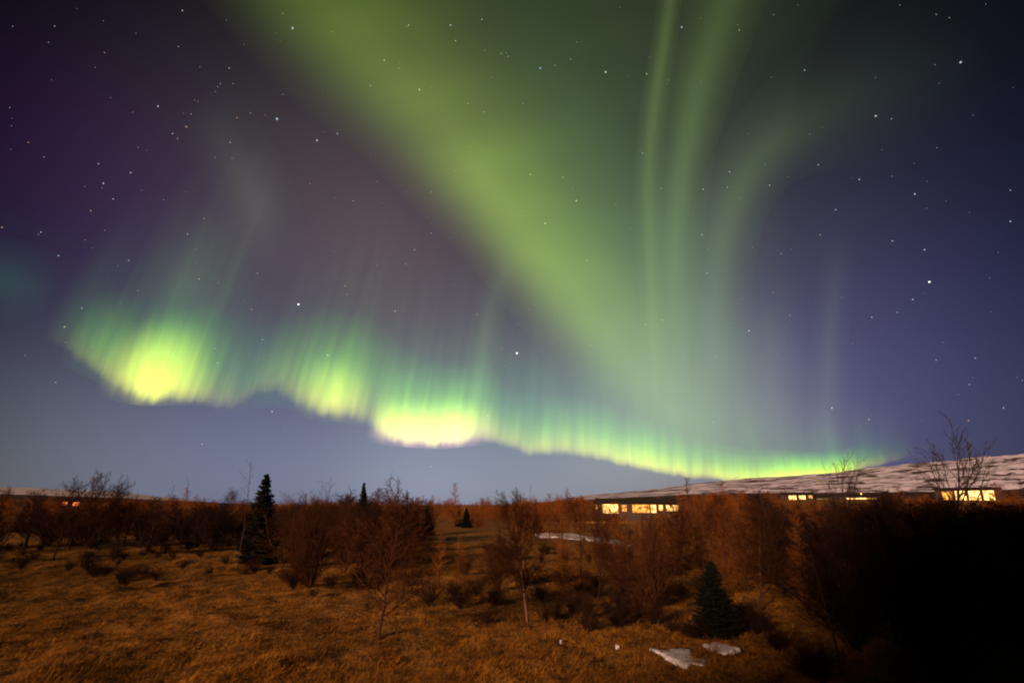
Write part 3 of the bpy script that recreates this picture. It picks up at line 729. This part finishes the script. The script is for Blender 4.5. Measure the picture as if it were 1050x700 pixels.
patch([(631, 663), (635, 662.7), (636, 664), (632, 664.3)], 'tiny crumb of snow left of the two nearer snow patches', .02, seed=6, lift=.03)

# ------------------------------------------------------------------ houses
wall_m = Mat('house_wall', .8); wn = wall_m.noise(3, 3); wall_m.col(wall_m.ramp(wn, [(.3, (.035, .024, .018)), (.7, (.06, .042, .03))]))
roof_m = Mat('house_roof', .7); rn = roof_m.noise(6, 3); roof_m.col(roof_m.ramp(rn, [(.3, (.018, .013, .012)), (.7, (.035, .026, .022))]))
frame_m = Mat('window_frame', .6); frame_m.col((.25, .2, .16))
def glow(name, col, e):
    m = starmat(name, col, e); return m
def paneglow(name, a, b, e):
    m = Mat(name); m.t.nodes.remove(m.b); o = [n for n in m.t.nodes if n.type == 'OUTPUT_MATERIAL'][0]
    em = m.n('ShaderNodeEmission'); em.inputs[1].default_value = e
    m.l(m.ramp(m.noise(.9, 3), [(.38, a), (.56, b)]), em.inputs[0]); m.l(em.outputs[0], o.inputs[0])
    try: m.m.cycles.emission_sampling = 'NONE'
    except Exception: pass
    return m.m
lit_w = paneglow('lit_window', (.34, .11, .015), (1.0, .58, .17), 3.6); lit_o = paneglow('lit_window_amber', (.22, .06, .008), (1.0, .42, .07), 2.0); lit_r = glow('red_lamp_glass', (1.0, .20, .06), 2.5); lit_d = glow('dim_window', (1.0, .42, .12), .5)
def box(x0, x1, y0, y1, z0, z1):
    v = [(x, y, z) for x in (x0, x1) for y in (y0, y1) for z in (z0, z1)]
    return v, [(0, 1, 3, 2), (4, 6, 7, 5), (0, 4, 5, 1), (2, 3, 7, 6), (0, 2, 6, 4), (1, 5, 7, 3)]
def house(px, D, w, depth, h, roofh, wins, label, floor_py, group='lit houses in the wood', eaves=.5):
    """front faces the camera; wins: (x0,x1,z0,z1,material) in metres from the left end / floor"""
    d = pdir(px, floor_py); c = at(px, floor_py, D); rz = -math.atan2(d.x, d.y)
    root = empty('house', c, rz); tag(root, label, 'house', group)
    v, f = box(-w/2, w/2, 0, depth, -6, h); link('wall', mesh('wall', v, f), wall_m.m, root)
    e = eaves; z0 = h+.003; v = [(-w/2-e, -e, z0), (w/2+e, -e, z0), (w/2+e, depth+e, z0), (-w/2-e, depth+e, z0), (-w/2-e, depth/2, z0+roofh), (w/2+e, depth/2, z0+roofh)]
    rf = link('roof', mesh('roof', v, [(0, 1, 5, 4), (2, 3, 4, 5), (1, 2, 5), (3, 0, 4), (3, 2, 1, 0)]), roof_m.m, root)
    v, f = box(w*.2, w*.2+.7, depth/2-.3, depth/2+.4, h+roofh*.6, h+roofh+.6); link('chimney', mesh('chimney', v, f), wall_m.m, rf)
    for x0, x1, a, b, m in wins:
        X0, X1 = x0-w/2, x1-w/2; t = .07; V = []; F = []
        for bb in (box(X0-t, X0, -.06, .05, a-t, b+t), box(X1, X1+t, -.06, .05, a-t, b+t), box(X0, X1, -.06, .05, b, b+t), box(X0, X1, -.06, .05, a-t, a)):
            o_ = len(V); V += bb[0]; F += [tuple(i+o_ for i in q) for q in bb[1]]
        if X1-X0 > 3.0:
            nmul = int((X1-X0)/2.4)
            for kx in range(1, nmul+1):
                xm = X0+(X1-X0)*kx/(nmul+1); bb = box(xm-.035, xm+.035, -.055, .02, a, b); o_ = len(V); V += bb[0]; F += [tuple(i+o_ for i in q) for q in bb[1]]
        wf = link('window', mesh('window', V, F), frame_m.m, root)
        vv, ff = box(X0, X1, -.02, -.004, a, b); link('pane', mesh('pane', vv, ff), m, wf)
    return root
# one metre at D is FPX/D pixels: 145 m -> about 4 px
D1 = 145.0; mpp = D1/FPX*1.045
def wx(a, b, x0, z0, z1, m): return ((a-x0)*mpp, (b-x0)*mpp, z0, z1, m)
x0 = 617; wd = (697-x0)*mpp
house((617+697)/2, D1, wd, 8, 2.75, 1.2, [wx(623, 637, x0, .45, 2.5, lit_w), wx(640, 644.5, x0, .9, 2.3, lit_o), wx(650, 665, x0, .6, 2.4, lit_o), wx(666.5, 671, x0, .6, 2.4, lit_w), wx(673.5, 677, x0, 1.1, 2.3, lit_w), wx(680, 690.5, x0, 1.0, 2.3, lit_w)],
      'long low house with a row of brightly lit windows in the wood', 528)
D2 = 400.0; mpp = D2/FPX*1.1
x0 = 806; house(818, D2, 24*mpp, 9, 4.2, 1.6, [wx(812, 817.5, x0, 1.4, 3.8, lit_w), wx(819.5, 824, x0, 1.6, 3.8, lit_w), wx(826.5, 829, x0, 2.2, 3.8, lit_o)], 'small far house with two lit windows and a smaller third below the snowy hill', 514.5)
x0 = 836; house(847, D2+10, 22*mpp, 8, 3.4, 1.8, [wx(841, 850, x0, 1.4, 2.4, lit_d)], 'dim far house with one dull orange window right of the two-window one', 515.5)
x0 = 860; house(878, D2-20, 36*mpp, 9, 3.8, 1.8, [wx(872, 891, x0, .9, 3.0, lit_w), wx(863, 870, x0, 1.0, 1.8, lit_d)], 'far house with one long glowing window strip beneath the thin bare tree', 516)
D3 = 260.0; mpp = D3/FPX*1.2
x0 = 977; house(994, D3, 34*mpp, 8, 4.45, .9, [wx(980.5, 986, x0, .9, 3.9, lit_o), wx(987.5, 993, x0, .9, 4.1, lit_w), wx(994.5, 1000.5, x0, .9, 4.1, lit_w), wx(1002, 1007.5, x0, .9, 4.1, lit_w)], 'house with four glaring windows at the foot of the big bare tree on the right', 515.5)
D4 = 420.0; mpp = D4/FPX*1.15
x0 = 62; house(72, D4, 22*mpp, 8, 3.6, 1.6, [wx(68, 71, x0, 1.4, 3.2, lit_r), wx(74, 77.5, x0, .9, 2.9, lit_r)], 'tiny far house with two small red-orange lights at the left', 520)
# a yard lamp standing between the far houses
def lamp_post(px, py, D, label, on, hgt=4.2, power=0):
    foot = at(px, py, D); foot.z -= hgt; root = empty('yard_lamp', foot); tag(root, label, 'lamp', 'yard lamps')
    t = TB(); t.tube([Vector((0, 0, -3)), Vector((0, 0, hgt*.6)), Vector((0, 0, hgt-.3))], [.09, .07, .05], 8); link('pole', t.me('pole'), M_dark, root)
    v = [(a*.42, b*.42, c*.42+hgt) for a, b, c in sv]; link('lamp_globe', mesh('lamp_globe', v, sf, True), on, root)
    v, f = box(-.3, .3, -.3, .3, hgt+.42, hgt+.5); link('lamp_cap', mesh('lamp_cap', v, f), M_dark, root)
    if power:
        L = bpy.data.lights.new('lamp_light', 'POINT'); L.energy = power; L.color = (1, .5, .2); L.shadow_soft_size = .4
        lo = bpy.data.objects.new('lamp_light', L); C.objects.link(lo); lo.parent = root; lo.location = (0, -.8, hgt+.1)
lamp_post(883, 506, 380, 'small lamp glowing above the house with the long window strip', lit_w, 4.6)
lamp_post(612, 520, 139, 'added lamp at the left end of the long lit house, lighting the trees there', lit_o, 2.6, 2600)  # unseen lamp, added to throw a warm glow on the trees beside the house
# dwarf bushes in the meadow
dw = [(232,578),(250,586),(275,588),(300,604),(322,612),(338,606),(206,572),(292,596),(420,600),(488,612),(506,622),(560,640),(585,628),(602,636),(622,628),(640,640),(655,634),(690,648),(712,655),(756,652),(775,650),(800,668),(120,580),(90,586),(440,618),(465,610),(610,612),(668,612),(540,600),(556,612),(770,640),(826,690),(845,698)]
dw += [(96,592),(108,590),(122,596),(134,592),(146,590),(160,596),(128,603),(70,586),(20,584),(186,586),(214,590),(500,640),(472,622),(604,650),(632,648),(668,640)]
for i in range(60):
    x = random.uniform(-30, 430); dw.append((x, clear_y(x)+random.uniform(-8, 10)))
for i in range(55):
    x = random.uniform(430, 790); dw.append((x, random.uniform(563, clear_y(x)+random.uniform(30, 70))))
for x, y in dw:
    g = gp(x, y); tree('willow', random.randrange(4), g, random.uniform(.45, .95), 'knee-high dark twiggy bush at the edge of the open grass', 'knee-high bushes in the grass', wide=random.uniform(1.3, 2.2), mats=(M_twigd, M_twigd))
# unseen spruces added behind and left of camera to shade thicket and brush
for x, y, h in [(-11.3,-13,10),(-8.8,-15,15),(-6,-14,17),(-4,-14,18),(-1.5,-16,20),(1.5,-14,19),(4.5,-16,21),(7.5,-14,20),(11,-16,20),(14.5,-14,19),(18,-16,20),(22,-14,18),(27,-15,19),
                (-44,-2,12),(-49,2,14),(-46,7,12),(-53,9,15),(-52,-6,14),(-58,4,15),(-40,-7,12),(-61,12,14),(-35,-12,11),(-23,-14,8),(-28,-9,9.5),(-33,-3,10),(-38,3,10),(-26,-16,9)]:
    tree('spruce', random.randrange(2), (x, y, float(tz(x, y))-.1), h, 'tall dark spruce added outside the left and near edges of the picture to cast shade', 'added shade-casting spruces outside the picture', wide=1.05)
